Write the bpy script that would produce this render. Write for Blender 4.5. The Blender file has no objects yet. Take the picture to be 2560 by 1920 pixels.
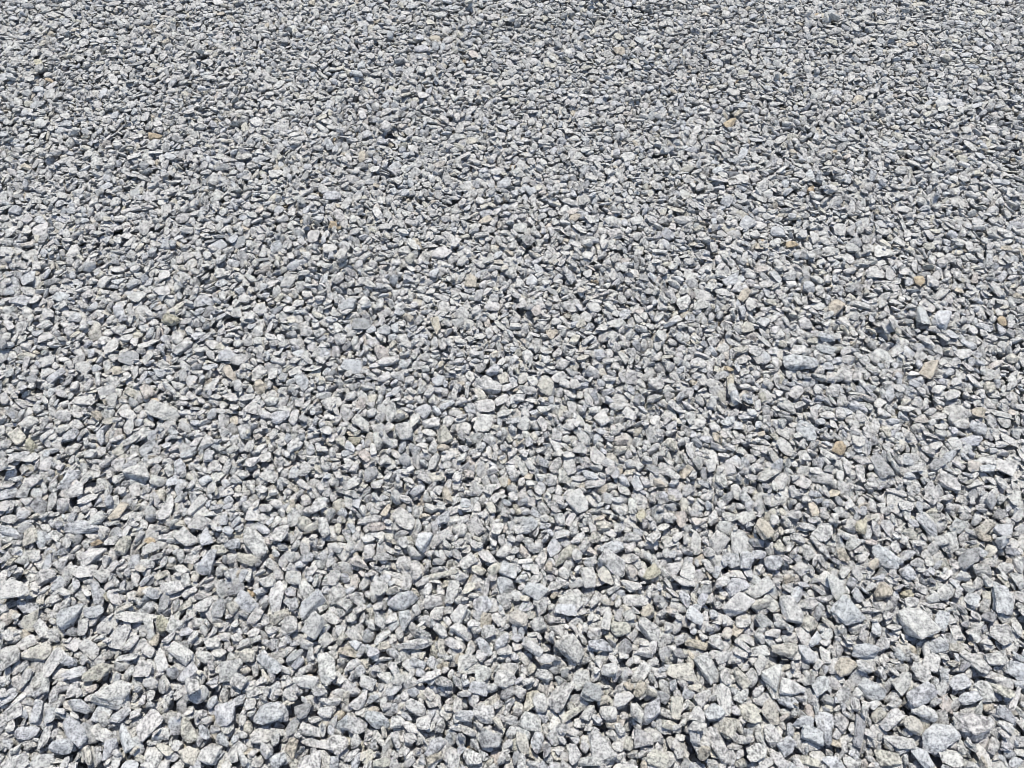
import bpy, math, random
import numpy as np
from mathutils import Matrix, Vector

# ------------------------------------------------------------------ camera, sky, sun, exposure
SC = bpy.context.scene
CAM_H, PITCH, HFOV = 1.78, math.radians(54.8), math.radians(69.0)
SUN_EL, SUN_AZ = math.radians(68.0), math.radians(3.0)     # azimuth measured from straight ahead (+y) towards +x
cam_data = bpy.data.cameras.new('camera')
cam = bpy.data.objects.new('camera', cam_data)
SC.collection.objects.link(cam)
cam.location = (0, 0, CAM_H)
cam.rotation_euler = (math.pi/2 - PITCH, 0, 0)
cam_data.sensor_fit = 'HORIZONTAL'
cam_data.angle = HFOV
cam_data.clip_start, cam_data.clip_end = 0.02, 2000
cam_data.dof.use_dof = True
cam_data.dof.focus_distance = 1.95
cam_data.dof.aperture_fstop = 9.0
SC.camera = cam
SC.render.resolution_x, SC.render.resolution_y = 1024, 768

world = bpy.data.worlds.new('World')
SC.world = world
world.use_nodes = True
wn = world.node_tree
sky = wn.nodes.new('ShaderNodeTexSky')
sky.sky_type = 'NISHITA'
sky.sun_disc = False
sky.sun_elevation = SUN_EL
sky.sun_rotation = SUN_AZ
bg = wn.nodes['Background']
bg.inputs['Strength'].default_value = 0.11
wn.links.new(sky.outputs[0], bg.inputs[0])

sun_data = bpy.data.lights.new('sun', 'SUN')
sun_data.energy = 3.8
sun_data.angle = math.radians(0.5)
sun_data.color = (1.0, 0.94, 0.81)
sun = bpy.data.objects.new('sun', sun_data)
SC.collection.objects.link(sun)
to_sun = Vector((math.sin(SUN_AZ)*math.cos(SUN_EL), math.cos(SUN_AZ)*math.cos(SUN_EL), math.sin(SUN_EL)))
sun.rotation_euler = to_sun.to_track_quat('Z', 'Y').to_euler()
sun.location = to_sun * 10

SC.view_settings.view_transform = 'Standard'
SC.view_settings.look = 'None'
SC.view_settings.exposure = 0.34
SC.view_settings.gamma = 1.0
SC.view_settings.use_curve_mapping = False
SC.cycles.filter_width = 0.85
SC.cycles.max_bounces = 6
SC.cycles.diffuse_bounces = 4

rng = np.random.RandomState(7)

# ------------------------------------------------------------------ photo pixel -> point on the gravel bed
FPX = 1280.0/math.tan(HFOV/2)
def ground(X, Y, z=0.0):
    cx, cy = (X-1280.0)/FPX, (960.0-Y)/FPX
    s, c = math.sin(PITCH), math.cos(PITCH)
    d = np.array([cx, c + cy*s, -s + cy*c])
    t = (z - CAM_H)/d[2]
    return np.array([d[0]*t, d[1]*t])
# ------------------------------------------------------------------ stones one can point to, as measured in the photograph
# x, y, length, width and angle in an enlarged crop; style = colour letter, then r rounded / f flaky; what singles the stone out
CROPS = [
 (0, 1600, 5.18, [
  (500, 200, 400, 210, 30, 'C', 'grey slab with a yellow-stained end, beside a big pale stone near the left edge'),
  (160, 235, 340, 250, 40, 'W', 'big pale smooth stone at the left edge, against the yellow-stained end of a slab'),
  (1170, 110, 260, 220, -40, 'W', 'white angular stone wedged above a bluish slab, up and left of a speckled lens-shaped stone'),
  (1655, 222, 300, 135, 3, 'Wf', 'lens-shaped white stone with black speckles, lying left of an upright white chip'),
  (2055, 250, 320, 190, -80, 'W', 'upright white chip with tiny black specks, pointed at its lower end, lower left area'),
  (1275, 435, 420, 210, 17, 'C', 'long stone with a faint yellow blotch on one end, shadowed along its lower side'),
  (960, 430, 320, 150, 22, 'B', 'bluish stone leaning on the blunt end of the long yellow-blotched stone'),
  (1480, 710, 430, 350, 25, 'G', 'broadest light grey stone in the lower left, finely peppered, filling a gap of small chips'),
  (700, 730, 250, 120, 80, 'W', 'narrow pale stone standing on end between two bluish stones in the lower left'),
  (250, 800, 330, 85, 52, 'Wf', 'thin pale shard slanting up to the right near the left edge'),
  (500, 930, 320, 130, 76, 'B', 'upright blue-grey slab below the thin slanting pale shard'),
  (1565, 990, 330, 140, 47, 'B', 'slender bluish stone slanting up to the right, beside a white speckled pebble'),
  (1350, 1020, 190, 160, -70, 'W', 'white speckled pebble directly left of the slender slanting bluish stone'),
  (1030, 850, 300, 180, -12, 'B', 'pale bluish stone with a scalloped lower edge, under a small dark hole'),
  (810, 930, 150, 100, -20, 'Wr', 'small white pebble left of the pale bluish stone with scalloped edge'),
  (350, 1220, 340, 180, 12, 'B', 'white and blue stone dark-blotched at one end, close to the left edge'),
  (980, 1190, 420, 280, -30, 'B', 'large smooth blue-white slab above a rounded bluish stone near the bottom left'),
  (820, 1390, 300, 220, 12, 'Br', 'rounded bluish stone just below the large blue-white slab near the bottom left'),
  (580, 1570, 340, 170, 22, 'Wf', 'flat pale slab cut by the bottom edge at the left'),
  (1620, 1270, 360, 170, -72, 'B', 'long upright bluish slab between two grey stones near the bottom edge'),
  (1980, 1520, 330, 220, 58, 'W', 'pale finely speckled stone at the bottom edge, right of a cream pebble'),
  (1805, 1535, 165, 110, -20, 'Cr', 'smooth cream pebble next to a tiny white pebble near the bottom edge at the left'),
  (1390, 1580, 110, 85, 70, 'Wr', 'tiny round white pebble in a dark gap near the bottom edge'),
 ]),
 (427, 1600, 5.18, [
  (110, 160, 340, 220, -25, 'W', 'white faceted stone with a bluish centre, left of a grey sharp-cornered wedge'),
  (420, 200, 260, 170, -30, 'W', 'grey-white wedge with a sharp lower corner, over a dark gap'),
  (230, 400, 330, 210, 55, 'B', 'blue-white slab slanting up to the right under a white faceted stone'),
  (310, 620, 260, 220, -60, 'W', 'white diamond-shaped stone with few specks and a dark shadow on its right'),
  (780, 390, 340, 250, 30, 'G', 'pale speckled stone with a notched left end, right of a long dark gap'),
  (980, 200, 230, 180, 30, 'C', 'dull olive-cream stone directly left of a smooth blue oval slab'),
  (1265, 300, 380, 190, -32, 'Bf', 'smooth pale blue oval slab tilted down to the right with a deep shadow below'),
  (880, 540, 210, 190, 10, 'W', 'white three-cornered stone with a shadowed lower edge'),
  (1090, 650, 280, 160, 30, 'W', 'clean pale stone slanting up right, beside a white three-cornered stone'),
  (1740, 540, 340, 170, -5, 'G', 'rounded loaf-shaped grey stone below two small stacked blocks'),
  (2030, 370, 420, 220, -85, 'W', 'tall upright white slab, bluish at its foot, tallest pale stone in the lower left'),
  (2060, 790, 250, 150, -20, 'W', 'clean white oval stone below the tall upright white slab'),
  (690, 960, 330, 250, 65, 'B', 'big pale blue stone with a dark cleft, upper part very smooth, near the bottom'),
  (1260, 960, 480, 280, 20, 'B', 'largest blue-white slab near the bottom edge, with a dark hollow at its lower left'),
  (430, 1190, 240, 150, 85, 'B', 'small dark-veined blue upright stone beside a yellowish-footed grey stone'),
  (210, 1180, 330, 190, -65, 'C', 'grey stone with a yellowish foot, left of a small dark-veined blue stone'),
  (230, 1490, 320, 240, -15, 'C', 'plump cream stone with fine specks near the bottom edge'),
  (510, 1470, 360, 250, 60, 'G', 'grey-green peppered slab right of a plump cream stone at the bottom'),
  (1880, 1330, 440, 110, -10, 'Gf', 'long thin grey blade lying almost level over a black gap near the bottom edge'),
  (1800, 1170, 290, 170, -20, 'G', 'greenish grey rounded stone above the long thin grey blade'),
  (1230, 1430, 210, 180, -40, 'W', 'bright blue-white chip with a crescent shadow below it'),
  (1390, 1560, 230, 180, 40, 'B', 'smooth pale blue stone at the bottom edge, left of a cream pebble'),
  (1580, 1600, 150, 130, 60, 'Cr', 'round cream pebble cut by the bottom edge'),
 ]),
 (854, 1600, 5.18, [
  (80, 150, 240, 120, -15, 'T', 'pinkish tan stone half hidden under a grey slab, with a dark hole to its right'),
  (420, 190, 200, 190, 20, 'B', 'blue-spotted blocky stone beside a deep black gap'),
  (560, 90, 190, 140, 10, 'C', 'pale cream block at the left end of a long knobbly white stone'),
  (930, 90, 430, 150, 5, 'W', 'long knobbly white stone with a straight black crack beneath it'),
  (140, 320, 260, 130, 38, 'G', 'pale wedge slanting up to the right beneath a pinkish tan stone'),
  (1440, 60, 280, 140, -30, 'W', 'clean white oval tilted down to the right, just left of a pointed blue shard'),
  (1850, 110, 270, 150, -70, 'B', 'pointed blue-white shard standing on its tip over a black hollow'),
  (560, 490, 200, 180, 30, 'W', 'white six-sided speckled stone among darker chips'),
  (1130, 510, 360, 130, 8, 'Wf', 'flat white tapering slab with a shadow along its lower edge'),
  (2100, 520, 290, 260, 30, 'W', 'big white three-sided stone with dark scratch marks on its face'),
  (230, 800, 330, 160, 38, 'W', 'white cylinder-like stone slanting up to the right with a grey lower end'),
  (960, 880, 290, 190, -20, 'Wr', 'smooth blue-white potato-shaped stone with a dark gap below'),
  (1790, 640, 200, 260, 70, 'B', 'dark blue blotched stone upper left of a small white clean pebble'),
  (1950, 665, 150, 130, -30, 'Wr', 'small clean white pebble tucked under the big three-sided white stone'),
  (1950, 790, 250, 120, 25, 'C', 'yellowish cream wedge below the small clean white pebble'),
  (1600, 1000, 200, 240, 80, 'B', 'blue speckled knob on the left side of a broad white slab'),
  (1840, 1000, 290, 260, 10, 'W', 'broad white slab with rounded corners, right of a blue speckled knob'),
  (470, 1050, 350, 230, 0, 'B', 'pale blue and white mottled stone with a scalloped lower edge'),
  (1500, 1150, 220, 110, -12, 'W', 'clean white wedge below the blue speckled knob'),
  (1910, 1330, 300, 240, -35, 'D', 'dark grey marbled stone with a blunt lower end near the bottom edge'),
  (1210, 1390, 330, 180, 55, 'B', 'blue-veined slab slanting up to the right near the bottom centre'),
  (1210, 1560, 230, 130, 25, 'T', 'brownish tan stone at the bottom edge, below a blue-veined slab'),
  (520, 1600, 230, 140, 20, 'C', 'pale cream stone cut off by the bottom edge'),
  (1700, 1530, 260, 240, 20, 'W', 'pale green-white flat stone at the bottom edge, right of a black slit'),
 ]),
 (1281, 1600, 5.18, [
  (250, 150, 320, 170, -30, 'W', 'smooth white oblong lying above a small tan chip, upper left of a large grey wedge'),
  (770, 190, 390, 280, -55, 'G', 'large grey wedge pointing down with one long dark shaded side, lower centre'),
  (1130, 120, 330, 160, 0, 'B', 'blue-blotched flat stone right of the large grey down-pointing wedge'),
  (880, 540, 330, 220, 68, 'G', 'pale grey upright stone below the tip of the large grey wedge'),
  (620, 760, 420, 270, 62, 'W', 'big white mottled slab with a thin split flake along its lower right side'),
  (360, 850, 260, 190, -70, 'Wr', 'bright blue-white egg-shaped stone with a black outline'),
  (1000, 730, 240, 260, 50, 'D', 'dark slate-blue stone with a grey curved flake leaning on it'),
  (1230, 440, 230, 200, -20, 'W', 'white three-cornered stone above a cream peanut-shaped pair'),
  (1650, 460, 300, 170, 60, 'W', 'long white stone slanting up to the right above a tan peanut pebble'),
  (1630, 680, 220, 150, 65, 'Tr', 'smooth tan pebble with fine specks, standing upright beside a cream block'),
  (1480, 630, 160, 110, -20, 'Tr', 'small tan pebble touching the upright smooth tan pebble'),
  (1770, 710, 160, 110, -25, 'C', 'cream block on the right of the upright smooth tan pebble'),
  (1400, 790, 300, 200, 45, 'W', 'white plate with a few dark spots resting on a cream stone'),
  (1940, 780, 220, 160, -25, 'D', 'dark blue-grey pebble with a pale tip over a black hollow'),
  (1780, 960, 320, 250, 25, 'B', 'bright blue-white stone with a black mineral patch in its middle'),
  (230, 1080, 290, 230, -15, 'W', 'pale wide stone with a notched lower edge over a black shadow'),
  (1230, 980, 230, 210, -20, 'Gr', 'smooth round grey stone with a shaded left side, lower centre'),
  (760, 980, 330, 110, 35, 'C', 'thin cream flake slanting up right, lying under a big white mottled slab'),
  (1690, 1310, 280, 250, -40, 'W', 'white shield-shaped stone near the bottom, right of a small cream oval'),
  (1490, 1360, 190, 120, 85, 'Cr', 'small pale cream oval standing upright, left of the white shield-shaped stone'),
  (1350, 1400, 170, 140, -35, 'Wr', 'small white pebble left of the small pale cream oval'),
  (1100, 1440, 460, 280, -55, 'G', 'very large grey slab sloping down to the right at the bottom centre'),
  (1850, 1560, 290, 220, -25, 'C', 'pale yellow U-shaped stone with a hollow on top at the bottom edge'),
  (130, 1360, 330, 150, -80, 'C', 'yellowish grey upright slab with a bluish neighbour at the bottom centre'),
  (310, 1350, 270, 150, 70, 'B', 'dusty blue leaf-shaped stone beside a yellowish grey upright slab'),
  (980, 1590, 300, 130, 5, 'W', 'white stone with black spots at the bottom edge, left of the very large sloping slab'),
 ]),
 (1708, 1600, 5.18, [
  (150, 70, 320, 130, -10, 'T', 'pinkish tan lumpy stone with a saddle in its top'),
  (300, 400, 400, 210, -58, 'G', 'long grey peppered log sloping down to the right, lower right area'),
  (1290, 170, 330, 200, -5, 'C', 'lumpy cream-grey stone with a sharp left corner above a large black gap'),
  (1600, 200, 290, 240, -30, 'B', 'round blue-dusted stone right of the lumpy cream-grey stone'),
  (1830, 200, 230, 120, -75, 'W', 'clean white upright tablet left of a brown lumpy stone'),
  (2060, 350, 300, 260, 60, 'T', 'brown lumpy stone with tan knobs, the largest brown stone in the lower right'),
  (1120, 500, 370, 290, -70, 'W', 'large pale rounded tablet outlined by a thin dark gap on its left'),
  (1400, 660, 370, 220, -20, 'G', 'grey pointed wedge with dark middle touching the large pale rounded tablet'),
  (1750, 610, 270, 240, 15, 'B', 'square blue-white stone with dark top edge'),
  (520, 790, 430, 210, -65, 'W', 'long white stone with a black blotch, sloping down to the right'),
  (740, 750, 250, 130, 35, 'W', 'white block with parallel cracks leaning on the long black-blotched stone'),
  (850, 970, 290, 220, -60, 'C', 'yellowish round-shouldered stone with fine pepper specks'),
  (1120, 960, 330, 200, -55, 'C', 'cream-footed grey stone left of a small pink pebble'),
  (1300, 1010, 150, 80, 10, 'P', 'small pinkish pebble squeezed between a cream-footed stone and a flat blue-white block'),
  (150, 1020, 290, 250, 50, 'W', 'broad white stone with a rounded lower edge and a black gap beneath'),
  (380, 960, 250, 250, 30, 'B', 'blue-white stone with several black spots, right of a broad white stone'),
  (1530, 1070, 270, 160, -12, 'B', 'flat blue-white block above a deep shadow'),
  (1660, 1240, 330, 200, -25, 'B', 'blue stone with a black shadow wrapping its left side near the bottom right'),
  (1140, 1260, 330, 190, -55, 'W', 'clean white club-shaped stone with a narrow neck, bottom right area'),
  (930, 1470, 240, 220, 20, 'W', 'white five-sided stone with a dark pit at its lower left, near the bottom'),
  (420, 1380, 560, 200, -62, 'W', 'longest white shard near the bottom edge, sloping down to the right beside a tan pebble'),
  (205, 1515, 210, 150, -80, 'Tr', 'smooth brownish tan pebble near the bottom edge, left of the longest white shard'),
  (1330, 1390, 230, 220, 15, 'B', 'pale blue blocky stone near the bottom edge, below a small dark gap'),
  (570, 1140, 310, 210, 70, 'C', 'yellow-grey rough stone below the blue-white stone with black spots'),
  (1620, 1570, 300, 150, -20, 'C', 'yellow-green tinted slab cut by the bottom edge at the right'),
 ]),
 (2133, 1600, 5.18, [
  (120, 180, 330, 220, -35, 'B', 'pale blue black-dotted stone with a shaded lower edge, right of a brown lumpy stone'),
  (100, 360, 200, 150, -35, 'Wr', 'white rounded stone just beneath the pale blue black-dotted stone'),
  (350, 90, 190, 160, 80, 'G', 'white speckled rounded block right of the pale blue black-dotted stone'),
  (1060, 90, 240, 190, -10, 'B', 'dark blue-grey faceted stone left of a yellow pointed chip'),
  (1320, 115, 230, 110, -12, 'C', 'yellowish pointed chip under a dark overhang near the right edge'),
  (1550, 310, 470, 180, -33, 'G', 'long grey-brown ridge stone sloping down to the right near the right edge'),
  (1810, 250, 300, 200, -30, 'W', 'pale speckled slab with a wide dark shadow on its lower left, near the right edge'),
  (2090, 420, 330, 210, -30, 'B', 'bluish smooth stone at the right edge above a black gap'),
  (1370, 550, 280, 210, 10, 'Br', 'bluish loaf-shaped stone with a crease along its lower side'),
  (1930, 560, 320, 140, -22, 'W', 'pale oblong block lying parallel above a long beige rail-like stone'),
  (1860, 660, 400, 120, -33, 'Cf', 'long beige rail-like stone sloping to the right near the right edge'),
  (2080, 770, 330, 100, 68, 'Wf', 'thin pale blade standing upright near the right edge'),
  (620, 560, 290, 230, 60, 'W', 'white split stone with a dark crack down its middle and a black gap below'),
  (850, 720, 440, 300, 10, 'B', 'large grey stone with a dark blue smudge on its left half, lower right'),
  (230, 660, 380, 230, -35, 'B', 'blue and white mottled stone left of the white split stone'),
  (1490, 760, 240, 200, 20, 'Br', 'round blue stone with a glinting top near the right side'),
  (1740, 860, 160, 130, -30, 'Tr', 'small tan pebble between grey stones, right of the round blue glinting stone'),
  (310, 980, 190, 170, 40, 'Cr', 'cream rounded stone left of an upright white egg with black spots'),
  (480, 1050, 320, 190, 55, 'W', 'upright white egg-like stone with black spots, lower right'),
  (760, 1110, 320, 220, -32, 'Cr', 'plump yellowish barrel-shaped stone with a dark gap around its left side'),
  (890, 950, 380, 160, -25, 'W', 'pale slab lying above the plump yellowish barrel-shaped stone'),
  (1070, 1270, 480, 370, 30, 'B', 'biggest dark blue-grey three-sided stone near the bottom right corner'),
  (1530, 1150, 480, 330, -35, 'G', 'big grey slab right of the biggest blue-grey three-sided stone'),
  (1960, 970, 320, 150, -35, 'B', 'bluish stone with black spots sloping down to the right near the right edge'),
  (60, 1170, 420, 180, 80, 'D', 'tall dusky blue upright stone, left of a dark-gapped cream stone, near the bottom'),
  (590, 1340, 430, 170, -10, 'G', 'long lying grey stone with a rounded tip touching the biggest blue-grey stone'),
  (450, 1540, 340, 210, -20, 'C', 'olive-tinted rounded stone on the bottom edge at the right'),
  (860, 1540, 330, 160, -60, 'B', 'blue-grey upright slab under the biggest three-sided stone at the bottom edge'),
  (1620, 1600, 220, 160, -30, 'T', 'beige stone on the bottom edge close to the right corner'),
 ]),
 (0, 1280, 5.18, [
  (120, 90, 230, 140, -5, 'W', 'flat-topped white stone at the left edge above a blue stone with a dark hollow'),
  (150, 270, 260, 150, -15, 'B', 'blue stone with a dark triangular hollow at the left edge'),
  (330, 210, 190, 130, 30, 'W', 'clean white chip right of the blue stone with a dark hollow'),
  (450, 50, 200, 90, 15, 'C', 'cream stone tucked behind a narrow pale stone near the left edge'),
  (1060, 210, 480, 170, 18, 'B', 'long blue-grey tapered slab rising to the right, left side'),
  (1250, 390, 160, 80, 15, 'O', 'small cream chip with an orange tip, above a white black-blotched stone'),
  (1210, 560, 380, 180, 30, 'W', 'bright white stone with black blotches and a deep shadow to its right, left side'),
  (1600, 430, 300, 170, 45, 'C', 'faintly yellow stone slanting up to the right beside a black hollow'),
  (1400, 1110, 110, 110, 60, 'Y', 'tiny yellow-brown pebble with a dark pit, left side'),
  (1260, 1060, 290, 130, -80, 'B', 'grey teardrop stone standing upright left of the tiny yellow-brown pebble'),
  (260, 1080, 440, 250, 25, 'G', 'big grey peppered slab with a dark lower face near the left edge'),
  (600, 840, 330, 160, 25, 'W', 'white stone with a hollow top edge above the big grey peppered slab'),
  (940, 1340, 430, 220, 40, 'B', 'long blue-white stone with a dark spotted top end, left side'),
  (1240, 1310, 270, 160, 25, 'B', 'pale blue winged stone right of the long blue-white spotted stone'),
  (1780, 1360, 570, 170, -3, 'W', 'longest pale lens-shaped slab on the left side, lying level'),
  (560, 1530, 290, 170, -65, 'W', 'white pointed tooth-like stone right of two small orange-stained stones'),
  (340, 1580, 140, 120, 50, 'T', 'small orange-stained stone left of the white pointed tooth-like stone'),
  (1620, 1250, 280, 120, 25, 'C', 'rough olive-streaked stone above the longest pale lens-shaped slab'),
  (2110, 1450, 230, 160, 70, 'Y', 'olive-brown stained stone at the right end of the longest pale lens-shaped slab'),
 ]),
 (427, 1280, 5.18, [
  (1080, 370, 460, 260, -50, 'W', 'big white sloping slab with a small pink pebble at its right side'),
  (1265, 390, 110, 80, 60, 'Pr', 'tiny pink pebble between a big white sloping slab and a blue-white stone'),
  (1420, 270, 280, 180, 60, 'W', 'blue-white stone with a forked top, right of the tiny pink pebble'),
  (1200, 220, 180, 140, -45, 'Br', 'small smooth blue pebble on the upper edge of the big white sloping slab'),
  (440, 320, 230, 170, -75, 'B', 'smooth pale blue block with a shaded foot, upper left of a cream stone'),
  (180, 330, 250, 220, -20, 'G', 'round mottled grey stone left of the smooth pale blue block'),
  (620, 470, 170, 170, 20, 'C', 'yellow-cream stone right of the smooth pale blue block'),
  (470, 640, 330, 190, 70, 'B', 'blue-white pentagon-like stone with dark veins below a yellow-cream stone'),
  (990, 610, 300, 150, -10, 'C', 'grey-cream wedge with a brownish tip pointing right'),
  (1820, 200, 190, 100, 12, 'C', 'clean cream wedge beside a brown crumb, near a white upright stone'),
  (1980, 210, 280, 150, -80, 'W', 'white upright stone right of the clean cream wedge'),
  (1370, 1090, 440, 190, 70, 'W', 'long white boat-shaped stone standing upright beside a cream chip'),
  (1390, 1340, 280, 130, 35, 'C', 'flat cream chip below the long white boat-shaped stone'),
  (1240, 920, 240, 150, 12, 'W', 'clean white wedge left of the long boat-shaped stone'),
  (1740, 960, 300, 180, -70, 'W', 'white kite-shaped stone with a sharp lower point'),
  (960, 1150, 320, 250, -50, 'B', 'dark-veined blue stone left of the long boat-shaped stone'),
  (800, 1230, 160, 140, 50, 'Cr', 'small rounded cream stone left of the dark-veined blue stone'),
  (610, 1240, 280, 160, 70, 'D', 'brownish grey upright stone left of the small rounded cream stone'),
  (1820, 1210, 410, 250, 35, 'B', 'wide pale blue stone with black flecks above a black gap'),
  (1890, 1500, 300, 230, 50, 'G', 'round-topped grey stone below the wide pale blue flecked stone'),
 ]),
 (854, 1280, 5.18, [
  (370, 100, 330, 120, 3, 'Wf', 'flat white oval plate lying over a pinkish stone, centre'),
  (470, 190, 280, 120, 12, 'P', 'pinkish tan stone with dark pits under the flat white oval plate'),
  (1070, 60, 150, 90, -5, 'T', 'brown-tan pebble in a dark gap above a pale blue slab'),
  (1330, 110, 230, 160, 30, 'B', 'smooth pale blue slab right of the brown-tan pebble'),
  (250, 680, 260, 170, -30, 'P', 'pink-beige four-sided stone with fine dots, centre left'),
  (1050, 410, 290, 190, 60, 'B', 'blue stone with black smudges, between thin white flakes'),
  (590, 620, 320, 110, -5, 'Wf', 'flat white arrowhead stone with a scalloped end right of the pink-beige stone'),
  (700, 820, 370, 100, -10, 'Wf', 'long white blade with a blue tinge touching an upright white pebble'),
  (970, 770, 280, 150, -80, 'Wr', 'upright white skittle-shaped pebble over the long white blade'),
  (1310, 840, 470, 80, 12, 'Cf', 'long cream sliver with curved thin slivers stacked beneath'),
  (1780, 770, 200, 130, -10, 'Cr', 'speckled cream oval beside a smaller rounder cream stone, centre'),
  (1980, 765, 180, 140, 35, 'Cr', 'rounded cream stone at the right end of the speckled cream oval'),
  (670, 1060, 180, 110, 25, 'Cr', 'small cream oval pebble below a dark blue-black hollow'),
  (1190, 1190, 230, 190, 5, 'W', 'white shell-shaped stone with a black eye-like spot'),
  (800, 1160, 360, 250, 40, 'B', 'blue-blotched white stone left of the white shell-shaped stone'),
  (1530, 260, 210, 190, 10, 'Gr', 'round white speckled stone with a pink chip on its left'),
  (2110, 980, 270, 230, -45, 'B', 'bluish block with a dark shaded lower side right of an upright white splinter'),
  (1870, 1040, 330, 80, 78, 'Wf', 'upright white splinter left of the bluish shaded block'),
  (1570, 1560, 300, 180, -35, 'W', 'smooth blue-white slab with black dots sloping down right, centre'),
  (1700, 1480, 210, 150, 45, 'W', 'clean white stone above the smooth blue-white dotted slab'),
  (1520, 1340, 260, 200, 60, 'W', 'white prism with a shaded right face, centre'),
  (490, 960, 250, 190, -65, 'W', 'white pyramid-like stone beside a small cream oval pebble'),
 ]),
 (1281, 1280, 5.18, [
  (1660, 70, 180, 130, 80, 'Yr', 'smooth yellowish brown pebble, right of centre'),
  (1160, 220, 200, 140, -10, 'C', 'cream four-sided chip over a black hollow, left of a smooth yellowish pebble'),
  (1120, 120, 140, 80, 15, 'T', 'tan sliver directly above the cream four-sided chip'),
  (1800, 240, 130, 80, -55, 'Wr', 'tiny pinkish white pebble above a heart-shaped white stone'),
  (1815, 390, 170, 150, 30, 'W', 'small white heart-shaped stone in a black gap'),
  (1270, 510, 300, 190, 25, 'B', 'blue-white slab resting on a large shield-like stone, right of centre'),
  (1290, 720, 380, 260, -30, 'W', 'large white shield-like stone with a pointed foot, right of centre'),
  (1530, 810, 170, 130, -45, 'Pr', 'smooth pink-beige pebble touching the large shield-like stone'),
  (1770, 850, 220, 170, 30, 'Y', 'yellow-tan rough stone right of the smooth pink-beige pebble'),
  (470, 760, 150, 110, 65, 'T', 'small pinkish tan pebble left of a grey upright stone'),
  (140, 520, 190, 110, -60, 'P', 'pink-beige knobbly pebble above a white crescent chip'),
  (160, 660, 200, 100, 10, 'Wf', 'white crescent chip under the pink-beige knobbly pebble'),
  (680, 580, 380, 150, 35, 'C', 'long cream slab rising to the right beneath a blue stone'),
  (530, 500, 230, 180, 45, 'B', 'blue-white stone resting on the long cream slab'),
  (980, 890, 280, 180, -80, 'W', 'upright white two-lobed stone with a smooth foot in a black gap'),
  (1200, 880, 260, 160, -50, 'C', 'cream oval right of the upright white two-lobed stone'),
  (300, 1060, 290, 230, -30, 'B', 'smooth lilac-white block with a shaded foot, centre'),
  (1230, 1210, 180, 90, 5, 'Cr', 'small smooth cream pebble left of a big white-topped slab'),
  (1580, 1170, 330, 180, 0, 'W', 'wide stone with a smooth white rounded face, right of a small cream pebble'),
  (1530, 1000, 250, 190, -5, 'G', 'grey boulder-like stone with a dark underside above the wide smooth white one'),
  (80, 1410, 260, 240, -20, 'Pr', 'large pinkish beige stone with tiny dots, lower centre'),
  (1730, 1330, 170, 160, 20, 'Tr', 'tan pebble with a small cream pebble attached on its right'),
  (1210, 1410, 320, 120, 80, 'W', 'upright white bar-shaped stone, lower centre right'),
  (1390, 1560, 260, 200, 0, 'Cr', 'pale yellow-green rounded stone below the upright white bar'),
  (1740, 1560, 330, 230, -35, 'G', 'large light grey slab with black dots right of the pale yellow-green stone'),
  (380, 1270, 230, 140, 60, 'G', 'grey smooth wedge between two rounded white pebbles, centre'),
 ]),
 (1708, 1280, 2.974, [
  (335, 55, 130, 110, -10, 'W', 'bright white faceted stone with a dark left side, right of centre'),
  (570, 165, 160, 120, -35, 'T', 'cream stone stained orange at its upper left corner'),
  (105, 100, 115, 80, 5, 'P', 'beige block left of the bright white faceted stone'),
  (240, 260, 160, 140, 55, 'G', 'smooth grey-white stone leaning to the right below a bluish flat chip'),
  (655, 400, 140, 120, -30, 'Br', 'round blue-white stone over a dark gap, right side'),
  (380, 560, 180, 130, 20, 'B', 'blue stone with dark smudges left of a white brick-like stone'),
  (565, 590, 190, 110, 35, 'W', 'white brick-like stone rising to the right'),
  (390, 710, 210, 150, 45, 'W', 'broad white stone with an indented top below the blue smudged stone'),
  (835, 520, 105, 65, 75, 'P', 'small pink-beige teardrop stone, right side'),
  (560, 710, 140, 80, 5, 'C', 'beige stone with a black gap under it, below the white brick-like stone'),
  (780, 760, 260, 140, -50, 'W', 'long white slab with two lobes sloping down right, right side'),
  (930, 840, 130, 130, 20, 'C', 'yellowish end stone touching the foot of the long two-lobed slab'),
  (1110, 570, 210, 110, -50, 'W', 'white prism sloping down to the right beside a dark crack'),
  (1210, 780, 250, 160, -40, 'B', 'large sky-blue tinted slab sloping down right, right side'),
  (315, 915, 100, 80, 80, 'Pr', 'small pinkish round pebble near a broad white stone with indented top'),
  (460, 380, 130, 100, -70, 'B', 'blue-white three-sided stone right of a small cream chip'),
 ]),
 (2133, 1280, 2.974, [
  (40, 120, 120, 80, -75, 'Y', 'small brown and tan stone standing upright, upper part of the lower right'),
  (125, 415, 115, 85, 5, 'T', 'tan flat-topped stone sitting on a white one beside a dark slab'),
  (220, 350, 260, 120, -40, 'B', 'dark-flecked slab sloping down right, right of the tan flat-topped stone'),
  (405, 600, 120, 70, -30, 'Y', 'broken yellow-stained stone with a rusty crack in a black gap'),
  (665, 610, 140, 120, 10, 'Wr', 'round pale knobbly stone right of the broken yellow-stained stone'),
  (820, 370, 160, 130, 15, 'D', 'dark blue domed stone with a grey stone behind, right side'),
  (985, 120, 130, 90, 20, 'C', 'clean pale cream chip near the right edge, left of a blue stone'),
  (1110, 150, 160, 120, -10, 'B', 'blue faceted stone right of the clean pale cream chip'),
  (1100, 660, 250, 140, -75, 'B', 'large pale blue upright slab near the right edge'),
  (650, 810, 150, 110, 80, 'B', 'ribbed blue-white block, right side'),
  (200, 610, 150, 130, -30, 'T', 'beige rounded stone left of a black gap with rusty crack'),
  (580, 700, 180, 45, -10, 'Wf', 'thin pale bar with a bright glint, under the round knobbly stone'),
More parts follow.
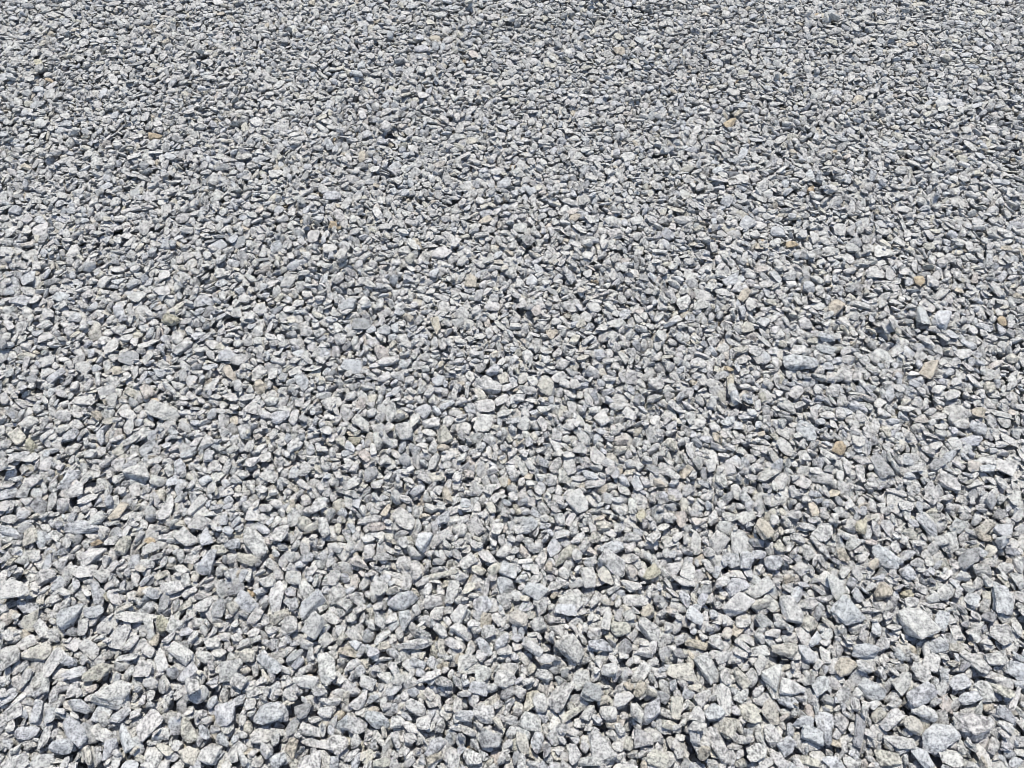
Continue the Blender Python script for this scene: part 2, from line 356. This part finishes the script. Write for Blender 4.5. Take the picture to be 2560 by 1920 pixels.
  (550, 110, 250, 90, -48, 'B', 'long bluish arm-shaped stone sloping down right, near the right side'),
  (450, 840, 280, 190, -45, 'G', 'large pale grey slab sloping down right, left of the ribbed blue-white block'),
  (945, 450, 160, 110, -25, 'W', 'pale rounded stone against the foot of the dark blue domed stone'),
  (810, 480, 140, 80, -15, 'W', 'white tilted chip below the dark blue domed stone'),
 ]),
 (0, 640, 2.592, [
  (1110, 430, 115, 80, 0, 'Yr', 'olive-cream oval stone on the left side, middle height'),
  (1490, 770, 110, 65, -60, 'T', 'tan knobbly stone beside a black hole, left of centre'),
  (1690, 860, 90, 80, 0, 'T', 'round pitted tan stone right of a tan knobbly one beside a hole'),
  (1520, 1070, 60, 60, 0, 'Tr', 'tiny round tan pebble touching a white stone, left of centre'),
  (968, 890, 100, 90, 30, 'P', 'veined pink-tan stone above a small orange-brown pebble'),
  (1010, 950, 62, 45, 10, 'O', 'small orange-brown pebble under the veined pink-tan stone'),
  (632, 1040, 85, 60, 10, 'T', 'pale tan stone with a rusty edge on the left side'),
  (200, 1235, 75, 85, 0, 'Y', 'brownish round stone in a dark gap near the left edge'),
  (540, 940, 175, 75, 0, 'Wf', 'smooth white lens-like plate on the left side, with a shadow under it'),
  (1060, 1020, 200, 110, -10, 'G', 'large pale slab lying flat on the left side with a grey green hue'),
  (900, 1420, 170, 130, 30, 'W', 'white square-edged slab with a shaded right side on the left'),
  (1155, 1365, 100, 90, 20, 'B', 'blue cube-like stone on the left, right of a white square-edged slab'),
  (170, 650, 110, 55, -5, 'C', 'cream flat stone over a blue one close to the left edge'),
 ]),
 (853, 640, 2.592, [
  (835, 165, 80, 80, 0, 'T', 'brown pitted stone near the middle of the view, dark below'),
  (265, 630, 95, 85, 0, 'Pr', 'smooth pink-beige round stone, middle left of centre'),
  (615, 460, 110, 60, -75, 'T', 'tan-rimmed stone left of the middle, above a dark gap'),
  (665, 1175, 110, 100, 0, 'C', 'yellowish round stone with a pale crown, just below the middle'),
  (80, 1195, 100, 55, 0, 'Y', 'dull yellow stone lying low, left of the yellowish round one'),
  (1330, 870, 110, 100, -30, 'C', 'cream stone with a hooked left side, right of the middle'),
  (1815, 1215, 95, 70, 0, 'P', 'smooth pink-tan stone with reddish shadow, right of the middle'),
  (950, 850, 180, 110, -15, 'W', 'large white square slab in the very middle of the view'),
  (410, 1150, 120, 120, 0, 'Gr', 'round grey-white stone like a ball, below the middle at left'),
  (420, 1335, 85, 75, 0, 'Dr', 'dark blue-grey pebble below the round ball-like stone'),
  (690, 1560, 70, 110, 0, 'T', 'beige upright stone, lower middle'),
 ]),
 (1706, 640, 2.592, [
  (985, 340, 110, 85, 10, 'T', 'tan stone with a brown pit beside a black hole, upper right'),
  (1010, 1260, 95, 95, 30, 'O', 'orange-tan angular stone, right of the middle'),
  (290, 765, 90, 45, 15, 'O', 'flat stone with a rusty brown end, right of centre'),
  (1600, 730, 120, 110, 0, 'T', 'beige crumbly stone with orange tint, right side'),
  (750, 715, 230, 110, -5, 'B', 'wide blue-grey three-cornered slab, right of the middle'),
  (1555, 400, 150, 85, -70, 'B', 'blue-grey standing wedge, left one of the big stones above a deep shadow'),
  (1680, 415, 130, 120, 0, 'B', 'dark blue-grey block, right of a standing wedge, big and above a deep shadow'),
  (1265, 1370, 200, 85, -62, 'D', 'long dark blue-grey stone sloping down right, right side'),
  (1880, 1190, 160, 85, -5, 'B', 'bright blue-white stone with black flecks near the right edge'),
 ]),
 (0, 0, 2.592, [
  (262, 430, 55, 45, 0, 'Y', 'small mustard-yellow stone in the upper left'),
  (345, 548, 80, 34, -15, 'O', 'small orange-pink flat chip in the upper left'),
  (1010, 905, 95, 50, 10, 'O', 'rusty tan stone with an orange end, upper left'),
 ]),
 (853, 0, 2.592, [
  (830, 55, 52, 52, 0, 'Cr', 'small round cream pebble close to the top edge'),
  (810, 400, 48, 26, 0, 'O', 'tiny orange chip near the top, just above a white stone'),
  (140, 1030, 45, 62, 0, 'T', 'small tan pebble standing upright, upper left of centre'),
 ]),
 (1706, 0, 2.592, [
  (305, 815, 90, 50, 15, 'O', 'orange-tan flat stone beside a dark blue one, upper right of centre'),
  (705, 1592, 80, 45, 0, 'O', 'orange-brown stone low in the upper right'),
 ]),
]
ROWS = []
for x0, y0, k, rows in CROPS:
    for x, y, l, w, a, s, t in rows:
        ROWS.append((x0 + x/k, y0 + y/k, l/k, w/k, a, s, t))
# ------------------------------------------------------------------ materials
def nd(nt, kind, **kw):
    n = nt.nodes.new(kind)
    for k, v in kw.items():
        if k in n.inputs.keys(): n.inputs[k].default_value = v
        else: setattr(n, k, v)
    return n

def ramp(nt, src, pts):
    r = nt.nodes.new('ShaderNodeValToRGB')
    e = r.color_ramp.elements
    while len(e) < len(pts): e.new(0.5)
    for el, (p, v) in zip(e, pts):
        el.position = p
        el.color = (v, v, v, 1) if not isinstance(v, tuple) else v
    nt.links.new(src, r.inputs[0])
    return r.outputs[0]

def mixc(nt, fac, a, b, blend='MIX'):
    m = nt.nodes.new('ShaderNodeMix'); m.data_type = 'RGBA'; m.blend_type = blend
    for sock, v in ((m.inputs[0], fac), (m.inputs[6], a), (m.inputs[7], b)):
        if hasattr(v, 'node'): nt.links.new(v, sock)
        else: sock.default_value = v
    return m.outputs[2]

def stone_material():
    m = bpy.data.materials.new('crushed_granite')
    m.use_nodes = True
    nt = m.node_tree; L = nt.links.new
    bs = nt.nodes['Principled BSDF']
    tint = nd(nt, 'ShaderNodeAttribute', attribute_name='tint')
    loc = nd(nt, 'ShaderNodeAttribute', attribute_name='rock')
    P = loc.outputs['Vector']
    strk = nd(nt, 'ShaderNodeMapping'); strk.inputs['Scale'].default_value = (0.55, 0.8, 2.6)
    L(P, strk.inputs['Vector'])
    def noise(vec, scale, detail=2.0, rough=0.55):
        n = nd(nt, 'ShaderNodeTexNoise', Scale=scale, Detail=detail, Roughness=rough)
        L(vec, n.inputs['Vector'])
        return n.outputs['Fac']
    big = noise(P, 75, 2)                              # dusty against bare patches, a few to a stone
    mid = noise(strk.outputs[0], 210, 3, 0.6)          # grain of the rock
    fine = noise(P, 310, 1.5, 0.6)                     # flecks of dark mineral, thicker in some places
    pep = noise(P, 400, 1, 0.5)                        # pepper
    dens = nd(nt, 'ShaderNodeMath', operation='MULTIPLY_ADD'); L(big, dens.inputs[0]); dens.inputs[1].default_value = 0.42; dens.inputs[2].default_value = -0.21
    each = nd(nt, 'ShaderNodeMath', operation='MULTIPLY_ADD'); L(tint.outputs['Alpha'], each.inputs[0]); each.inputs[1].default_value = -0.085; L(dens.outputs[0], each.inputs[2])   # some stones carry more of it
    eo = nd(nt, 'ShaderNodeMath', operation='ADD'); L(each.outputs[0], eo.inputs[0]); eo.inputs[1].default_value = 0.035
    dens = eo
    grit = noise(P, 150, 3, 0.72)
    gt = nd(nt, 'ShaderNodeMath', operation='ADD'); L(grit, gt.inputs[0]); L(dens.outputs[0], gt.inputs[1])
    fl = nd(nt, 'ShaderNodeMath', operation='ADD'); L(fine, fl.inputs[0]); L(dens.outputs[0], fl.inputs[1])
    c = mixc(nt, ramp(nt, big, [(0.36, 0.0), (0.66, 1.0)]), (0.92, 0.923, 0.93, 1), (1.10, 1.10, 1.095, 1))
    c = mixc(nt, 1.0, tint.outputs['Color'], c, 'MULTIPLY')
    c = mixc(nt, ramp(nt, mid, [(0.31, 0.55), (0.41, 0.0)]), c, mixc(nt, 1.0, c, (0.42, 0.43, 0.46, 1), 'MULTIPLY'))
    c = mixc(nt, ramp(nt, fl.outputs[0], [(0.375, 0.80), (0.42, 0.0)]), c, mixc(nt, 1.0, c, (0.20, 0.205, 0.22, 1), 'MULTIPLY'))
    c = mixc(nt, ramp(nt, gt.outputs[0], [(0.35, 0.55), (0.43, 0.0)]), c, mixc(nt, 1.0, c, (0.34, 0.345, 0.36, 1), 'MULTIPLY'))
    c = mixc(nt, ramp(nt, pep, [(0.385, 0.92), (0.435, 0.0)]), c, mixc(nt, 1.0, c, (0.30, 0.305, 0.32, 1), 'MULTIPLY'))
    L(c, bs.inputs['Base Color'])
    bs.inputs['Roughness'].default_value = 0.85
    bs.inputs['Specular IOR Level'].default_value = 0.25
    h = nd(nt, 'ShaderNodeMath', operation='ADD')
    rough = noise(P, 300, 3, 0.65)
    L(rough, h.inputs[0]); L(noise(P, 110, 2, 0.5), h.inputs[1])
    b = nd(nt, 'ShaderNodeBump', Strength=0.9, Distance=0.0034)
    L(h.outputs[0], b.inputs['Height'])
    L(b.outputs[0], bs.inputs['Normal'])
    return m

def ground_material():
    m = bpy.data.materials.new('gravel_ground')
    m.use_nodes = True
    nt = m.node_tree; L = nt.links.new
    bs = nt.nodes['Principled BSDF']
    tc = nd(nt, 'ShaderNodeTexCoord')
    v = nd(nt, 'ShaderNodeTexVoronoi', Scale=42.0, Randomness=1.0)
    L(tc.outputs['Object'], v.inputs['Vector'])
    e = nd(nt, 'ShaderNodeTexVoronoi', Scale=42.0, Randomness=1.0, feature='DISTANCE_TO_EDGE')
    L(tc.outputs['Object'], e.inputs['Vector'])
    sep = nd(nt, 'ShaderNodeSeparateColor'); L(v.outputs['Color'], sep.inputs[0])
    c = ramp(nt, sep.outputs[0], [(0.0, (0.24, 0.25, 0.27, 1)), (0.6, (0.40, 0.40, 0.41, 1)), (0.95, (0.46, 0.45, 0.42, 1)), (1.0, (0.40, 0.34, 0.26, 1))])
    L(c, bs.inputs['Base Color'])
    bs.inputs['Roughness'].default_value = 0.9
    b = nd(nt, 'ShaderNodeBump', Strength=1.0, Distance=0.02)
    L(ramp(nt, e.outputs['Distance'], [(0.0, 0.0), (0.25, 1.0)]), b.inputs['Height'])
    L(b.outputs[0], bs.inputs['Normal'])
    return m

STONE = stone_material()
GROUND = ground_material()

# ------------------------------------------------------------------ stone shapes
def ico(sub):
    import bmesh
    bm = bmesh.new()
    bmesh.ops.create_icosphere(bm, subdivisions=sub, radius=1.0)
    v = np.array([x.co[:] for x in bm.verts]); f = np.array([[x.index for x in y.verts] for y in bm.faces])
    bm.free()
    return v/np.linalg.norm(v, axis=1)[:, None], f
ICO = {k: ico(k) for k in (2, 3, 4)}            # 42, 162, 642 points

def make_planes(r, rounded=False):
    k = r.randint(8, 13) if not rounded else 18
    n = r.normal(size=(k, 3)); n /= np.linalg.norm(n, axis=1)[:, None]
    d = r.uniform(0.50, 1.0, k) if not rounded else r.uniform(0.80, 1.0, k)
    ax = np.vstack([np.eye(3), -np.eye(3)])
    n = np.vstack([n, ax]); d = np.concatenate([d, r.uniform(0.9, 1.0, 6)])
    # keep it centred and about unit size
    return n, d

def radial(n, d, u, p):
    q = np.maximum(u @ n.T, 0)/d
    return (q**p).sum(1)**(-1.0/p)

def lumps(r, u, amp):
    out = np.zeros(len(u))
    for f, a in ((2.2, 0.7), (4.6, 0.8), (9.5, 0.8)):
        for _ in range(3):
            k = r.normal(size=3)*f
            out += a*np.sin(u @ k + r.uniform(0, 6.28))/3
    return 1 + amp*out

class Shape:
    def __init__(self, r, rounded=False):
        self.n, self.d = make_planes(r, rounded)
        self.p = r.uniform(20, 45) if not rounded else 11
        self.seed = r.randint(1 << 30)
        self.cache = {}
        u = ICO[3][0]
        v = u*radial(self.n, self.d, u, self.p)[:, None]
        self.c0 = (v.max(0)+v.min(0))/2
        self.s0 = 2.0/(v.max(0)-v.min(0))          # fit to the box [-1,1]^3
        # planes of the fitted body
        self.fn = self.n/self.s0
        self.fd = self.d - self.n @ self.c0
    def verts(self, sub):
        if sub not in self.cache:
            u = ICO[sub][0]
            r = np.random.RandomState(self.seed)
            v = u*(radial(self.n, self.d, u, self.p)*lumps(r, u, 0.055 if sub < 4 else 0.075))[:, None]
            self.cache[sub] = (v - self.c0)*self.s0
        return self.cache[sub]

LIB = [Shape(rng) for _ in range(90)]
LIB_R = [Shape(rng, True) for _ in range(10)]

# ------------------------------------------------------------------ the bed as a height field on which stones come to rest
CELL = 0.0026
X0, X1, Y0, Y1 = -2.85, 2.85, -0.06, 3.95
def half_width(y): return 0.96 + 0.41*y + 0.30           # how far out from the middle the loose stones lie
NX, NY = int((X1-X0)/CELL), int((Y1-Y0)/CELL)
gx, gy = np.meshgrid(X0 + CELL*np.arange(NX), Y0 + CELL*np.arange(NY))
def swell(x, y): return 0.010*np.sin(1.9*x+0.7)*np.sin(1.6*y+0.4) + 0.006*np.sin(4.1*x-1.3*y+1.0) + 0.004*np.sin(3.3*y+5.2*x)
BASE = -0.040
H = (BASE + swell(gx, gy)).astype(np.float32)
OWN = np.zeros(H.shape, np.int8)                         # 1 where one of the chosen stones lies on top
del gx, gy

def rest(shape, abc, R, x, y, sink=0.10, guard=0.0, roof=None):
    """Lower a stone at x, y until it touches the bed; returns (z, window, inside, top) or None when it would cover a chosen stone."""
    M = R*abc
    e = np.sqrt((M*M).sum(1))*1.0
    i0, i1 = int((x-e[0]-X0)/CELL), int((x+e[0]-X0)/CELL)+1
    j0, j1 = int((y-e[1]-Y0)/CELL), int((y+e[1]-Y0)/CELL)+1
    if i0 < 0 or j0 < 0 or i1 >= NX or j1 >= NY: return None
    px = (X0 + CELL*np.arange(i0, i1) - x)
    py = (Y0 + CELL*np.arange(j0, j1) - y)
    nn = shape.fn @ np.linalg.inv(M)
    g = (shape.fd[:, None, None] - nn[:, 0][:, None, None]*px[None, None, :] - nn[:, 1][:, None, None]*py[None, :, None])
    nz = nn[:, 2]
    up, dn = nz > 1e-6, nz < -1e-6
    top = (g[up]/nz[up][:, None, None]).min(0)
    bot = (g[dn]/nz[dn][:, None, None]).max(0)
    ins = top > bot
    if ins.sum() < 2: return None
    w = (slice(j0, j1), slice(i0, i1))
    if guard and OWN[w][ins].mean() > guard: return None
    gap = (H[w] - bot)[ins]
    q = np.sort(gap)
    z = q[min(len(q)-1, int(len(q)*0.96))] - sink*abc[2]
    if roof is not None and z + float(top[ins].max()) > roof + float(swell(x, y)): return None
    return z, w, ins, top

def commit(res, own=False):
    z, w, ins, top = res
    h = H[w]
    t = (top + z).astype(np.float32)
    m = ins & (t > h)
    h[m] = t[m]
    OWN[w][m] = 1 if own else 0

def frame(normal, ang):
    n = normal/np.linalg.norm(normal)
    a = np.array([math.cos(ang), math.sin(ang), 0.0]); a -= n*(a @ n); a /= np.linalg.norm(a)
    b = np.cross(n, a)
    return np.stack([a, b, n], 1)

def slope(x, y, r):
    i, j, k = int((x-X0)/CELL), int((y-Y0)/CELL), max(2, int(r/CELL))
    w = H[max(j-k, 0):j+k+1, max(i-k, 0):i+k+1]
    if w.shape[0] < 2*k+1 or w.shape[1] < 2*k+1: return 0.0, 0.0
    return (w[:, k+1:].mean()-w[:, :k].mean())/(k*CELL), (w[k+1:].mean()-w[:k].mean())/(k*CELL)

# colours of the rock itself: light grey granite, bluish, darker, cream, tan, orange, pink, near white
PAL = {'G': (0.585, 0.581, 0.569), 'W': (0.620, 0.616, 0.604), 'B': (0.55, 0.562, 0.58), 'D': (0.38, 0.386, 0.395),
       'C': (0.59, 0.572, 0.515), 'T': (0.565, 0.52, 0.445), 'O': (0.55, 0.455, 0.335), 'P': (0.585, 0.548, 0.515), 'Y': (0.51, 0.487, 0.395)}
KINDS = ['G', 'W', 'B', 'D', 'C', 'T', 'P', 'O']
PROB = [0.570, 0.185, 0.15, 0.03, 0.043, 0.011, 0.0102, 0.0008]
def tint_of(code):
    c = np.array(PAL[code])*rng.uniform(0.92, 1.06)*(1+rng.normal(0, 0.005, 3))
    return np.clip(c, 0.05, 0.7)

class Soup:
    """Many stones gathered into one mesh, each with its own colour and its own piece of rock texture."""
    def __init__(self): self.v, self.f, self.t, self.r, self.n = [], [], [], [], 0
    def add(self, shape, abc, R, pos, tint, sub):
        loc = shape.verts(sub)*abc
        self.v.append(loc @ R.T + pos)
        self.f.append(ICO[sub][1] + self.n)
        self.t.append(np.tile(np.append(tint, rng.uniform(0.0, 1.0)), (len(loc), 1)))
        self.r.append(loc + rng.uniform(-40, 40, 3))
        self.n += len(loc)
    def build(self, name, smooth=False):
        v, f = np.concatenate(self.v).astype(np.float32), np.concatenate(self.f).astype(np.int32)
        me = bpy.data.meshes.new(name)
        me.vertices.add(len(v)); me.vertices.foreach_set('co', v.ravel())
        me.loops.add(f.size); me.loops.foreach_set('vertex_index', f.ravel())
        me.polygons.add(len(f))
        me.polygons.foreach_set('loop_start', np.arange(0, f.size, 3, dtype=np.int32))
        if smooth: me.polygons.foreach_set('use_smooth', np.ones(len(f), dtype=bool))
        else: me.polygons.foreach_set('use_smooth', np.zeros(len(f), dtype=bool))
        me.update(calc_edges=True)
        a = me.attributes.new('tint', 'FLOAT_COLOR', 'POINT'); a.data.foreach_set('color', np.concatenate(self.t).astype(np.float32).ravel())
        a = me.attributes.new('rock', 'FLOAT_VECTOR', 'POINT'); a.data.foreach_set('vector', np.concatenate(self.r).astype(np.float32).ravel())
        me.materials.append(STONE)
        o = bpy.data.objects.new(name, me)
        SC.collection.objects.link(o)
        return o

gravel = Soup()
CATS = []

def positions(step, jitter=0.5):
    ys = np.arange(Y0+0.03, Y1-0.03, step*0.87)
    pts = []
    for k, y in enumerate(ys):
        hw = half_width(y)
        xs = np.arange(max(X0+.04, -hw), min(X1-.04, hw), step) + (k % 2)*step/2
        pts.append(np.stack([xs, np.full(len(xs), y)], 1))
    p = np.concatenate(pts)
    p += rng.uniform(-jitter, jitter, p.shape)*step
    rng.shuffle(p)
    return p

def scatter(step, lmin, lmed, lmax, sig, guard, tries, low, edge=0.13, spread=0.010, roof=None, where=None, fine=4):
    n = 0
    for x, y in (positions(step) if where is None else where):
        a = 0.5*min(max(lmed*math.exp(rng.normal(0, sig)), lmin), lmax)
        abc = np.array([a, a*rng.uniform(0.45, 0.88), a*(rng.uniform(0.24, 0.52) if rng.rand() > 0.28 else rng.uniform(0.12, 0.24))])
        sh = LIB[rng.randint(len(LIB))] if rng.rand() > 0.05 else LIB_R[rng.randint(len(LIB_R))]
        best = None
        for t in range(tries):
            xx, yy = x + rng.normal(0, spread), y + rng.normal(0, spread)
            sx, sy = slope(xx, yy, a*0.8)
            s = math.hypot(sx, sy); k = 0.75*min(1.0, 0.75/max(s, 1e-6))
            if rng.rand() < edge: nrm = rng.normal(size=3); nrm[2] = abs(nrm[2])+0.15
            else: nrm = np.array([-sx*k, -sy*k, 1.0]) + rng.normal(0, 0.26, 3)*np.array([1, 1, 0])
            R = frame(nrm, rng.uniform(0, 6.283))
            r = rest(sh, abc, R, xx, yy, guard=guard, roof=roof)
            if r is None: continue
            cost = r[0] + 0.3*abc[2]
            if best is None or cost < best[0]: best = (cost, r, R, xx, yy)
        if best is None: continue
        _, r, R, xx, yy = best
        commit(r)
        d = math.hypot(yy, CAM_H)
        sub = 2 if (low or d > 3.0) else 3 if d > 2.1 else fine
        if a < 0.006: sub = 2
        gravel.add(sh, abc, R, np.array([xx, yy, r[0]]), tint_of(KINDS[rng.choice(len(KINDS), p=PROB)]), sub)
        n += 1
    return n

import time
T0 = time.time()
n1 = scatter(0.027, 0.016, 0.030, 0.046, 0.28, 0.0, 1, True)                       # the bed underneath
def hollows(deep, step):
    """Points where the bed still lies deeper than it should."""
    p = positions(step, 0.5)
    i = ((p[:, 0]-X0)/CELL).astype(int).clip(3, NX-4); j = ((p[:, 1]-Y0)/CELL).astype(int).clip(3, NY-4)
    h = sum(H[j+dj, i+di] for dj in (-3, 0, 3) for di in (-3, 0, 3))/9
    return p[h < deep + swell(p[:, 0], p[:, 1])]
n2 = scatter(0.0280, 0.015, 0.035, 0.054, 0.30, 0.0, 2, False, roof=0.006, fine=3)
n2 += scatter(0, 0.014, 0.028, 0.042, 0.3, 0.0, 2, True, roof=0.004, where=hollows(-0.020, 0.018))
LEVEL = float(np.median(H[:, NX//2-200:NX//2+200]))
TOP = LEVEL + 0.025

# ------------------------------------------------------------------ the stones one can single out
def chosen(X, Y, Lp, Wp, ang, style):
    """A stone seen at photo pixel X, Y as an ellipse Lp by Wp pixels at the angle ang: the same stone lying on the bed."""
    z = LEVEL + 0.006
    p = ground(X, Y, z)
    h = 4.0
    J = np.stack([(ground(X+h, Y, z)-ground(X-h, Y, z))/(2*h), -(ground(X, Y+h, z)-ground(X, Y-h, z))/(2*h)], 1)
    # the stone's own height adds to what is seen of its depth: take a part of it off again
    t = math.radians(ang)
    E = np.array([[math.cos(t), -math.sin(t)], [math.sin(t), math.cos(t)]]) @ np.diag([Lp/2.0, Wp/2.0])
    U, S, _ = np.linalg.svd(J @ E)
    a, b = S
    elev = math.atan2(CAM_H, p[1])
    thin = 'f' in style
    c = b*(0.34 if thin else 0.52)
    along_view = abs(U[1, 1])
    b = max(b*(1 - 0.28*along_view*math.cos(elev)), 0.45*b)
    return p, float(a), float(b), float(c), math.atan2(U[1, 0], U[0, 0])

def place_chosen(row, i):
    X, Y, Lp, Wp, ang, style, label = row
    p, a, b, c, th = chosen(X, Y, Lp, Wp, ang, style)
    r = np.random.RandomState(1000+i)
    sh = Shape(r, 'r' in style)
    abc = np.array([a, b, c])*0.97
    best = None
    for t in range(5):
        sx, sy = slope(p[0], p[1], a)
        nrm = np.array([-sx*0.5, -sy*0.5, 1.0]) + r.normal(0, 0.14, 3)*np.array([1, 1, 0])
        R = frame(nrm, th)
        q = rest(sh, abc, R, p[0], p[1], sink=0.45)
        if q is not None and (best is None or q[0] < best[0]): best = (q[0], q, R)
    z, q, R = best
    commit(q, own=True)
    one = Soup()
    one.add(sh, abc, np.eye(3), np.zeros(3), tint_of(style[0]), 4)
    o = one.build('stone')
    o.matrix_world = Matrix.Translation((p[0], p[1], z)) @ Matrix(R.tolist()).to_4x4()
    o['label'] = label
    o['category'] = 'stone'
    o['group'] = 'loose stones in the gravel'
    return o

for i, row in enumerate(ROWS):
    place_chosen(row, i)
T1 = time.time()
n3 = scatter(0.0285, 0.017, 0.0420, 0.062, 0.32, 0.16, 4, False, roof=TOP)      # the surface layer
n3 += scatter(0, 0.014, 0.034, 0.050, 0.3, 0.13, 4, False, roof=TOP-0.002, where=hollows(LEVEL-0.001, 0.016))
n3 += scatter(0, 0.011, 0.025, 0.040, 0.3, 0.10, 4, False, roof=TOP-0.003, where=hollows(LEVEL-0.001, 0.015))
n4 = scatter(0.080, 0.006, 0.013, 0.019, 0.30, 0.06, 2, False, edge=0.2, spread=0.014)   # grit and chips in the gaps
bed = gravel.build('gravel')
bed['kind'] = 'stuff'
bed['label'] = 'light grey crushed granite gravel covering the whole ground'

# ------------------------------------------------------------------ the ground under and beyond the stones
me = bpy.data.meshes.new('ground')
gv, gf = [], []
xs = [-600, -60, -12] + list(np.linspace(-4, 4, 65)) + [12, 60, 600]
ys = [-600, -60, -8] + list(np.linspace(-1, 6, 57)) + [14, 60, 600]
for y in ys:
    for x in xs:
        near = -4.01 < x < 4.01 and -1.01 < y < 6.01
        gv.append((x, y, (BASE - 0.004 if abs(x) < half_width(y)-0.1 and Y0 < y < Y1-0.1 else LEVEL - 0.004) + (float(swell(x, y)) if near else 0.0)))
for j in range(len(ys)-1):
    for i in range(len(xs)-1):
        k = j*len(xs)+i
        gf.append((k, k+1, k+1+len(xs), k+len(xs)))
me.from_pydata(gv, [], gf)
me.update()
me.materials.append(GROUND)
g = bpy.data.objects.new('ground', me)
SC.collection.objects.link(g)
g['kind'] = 'structure'
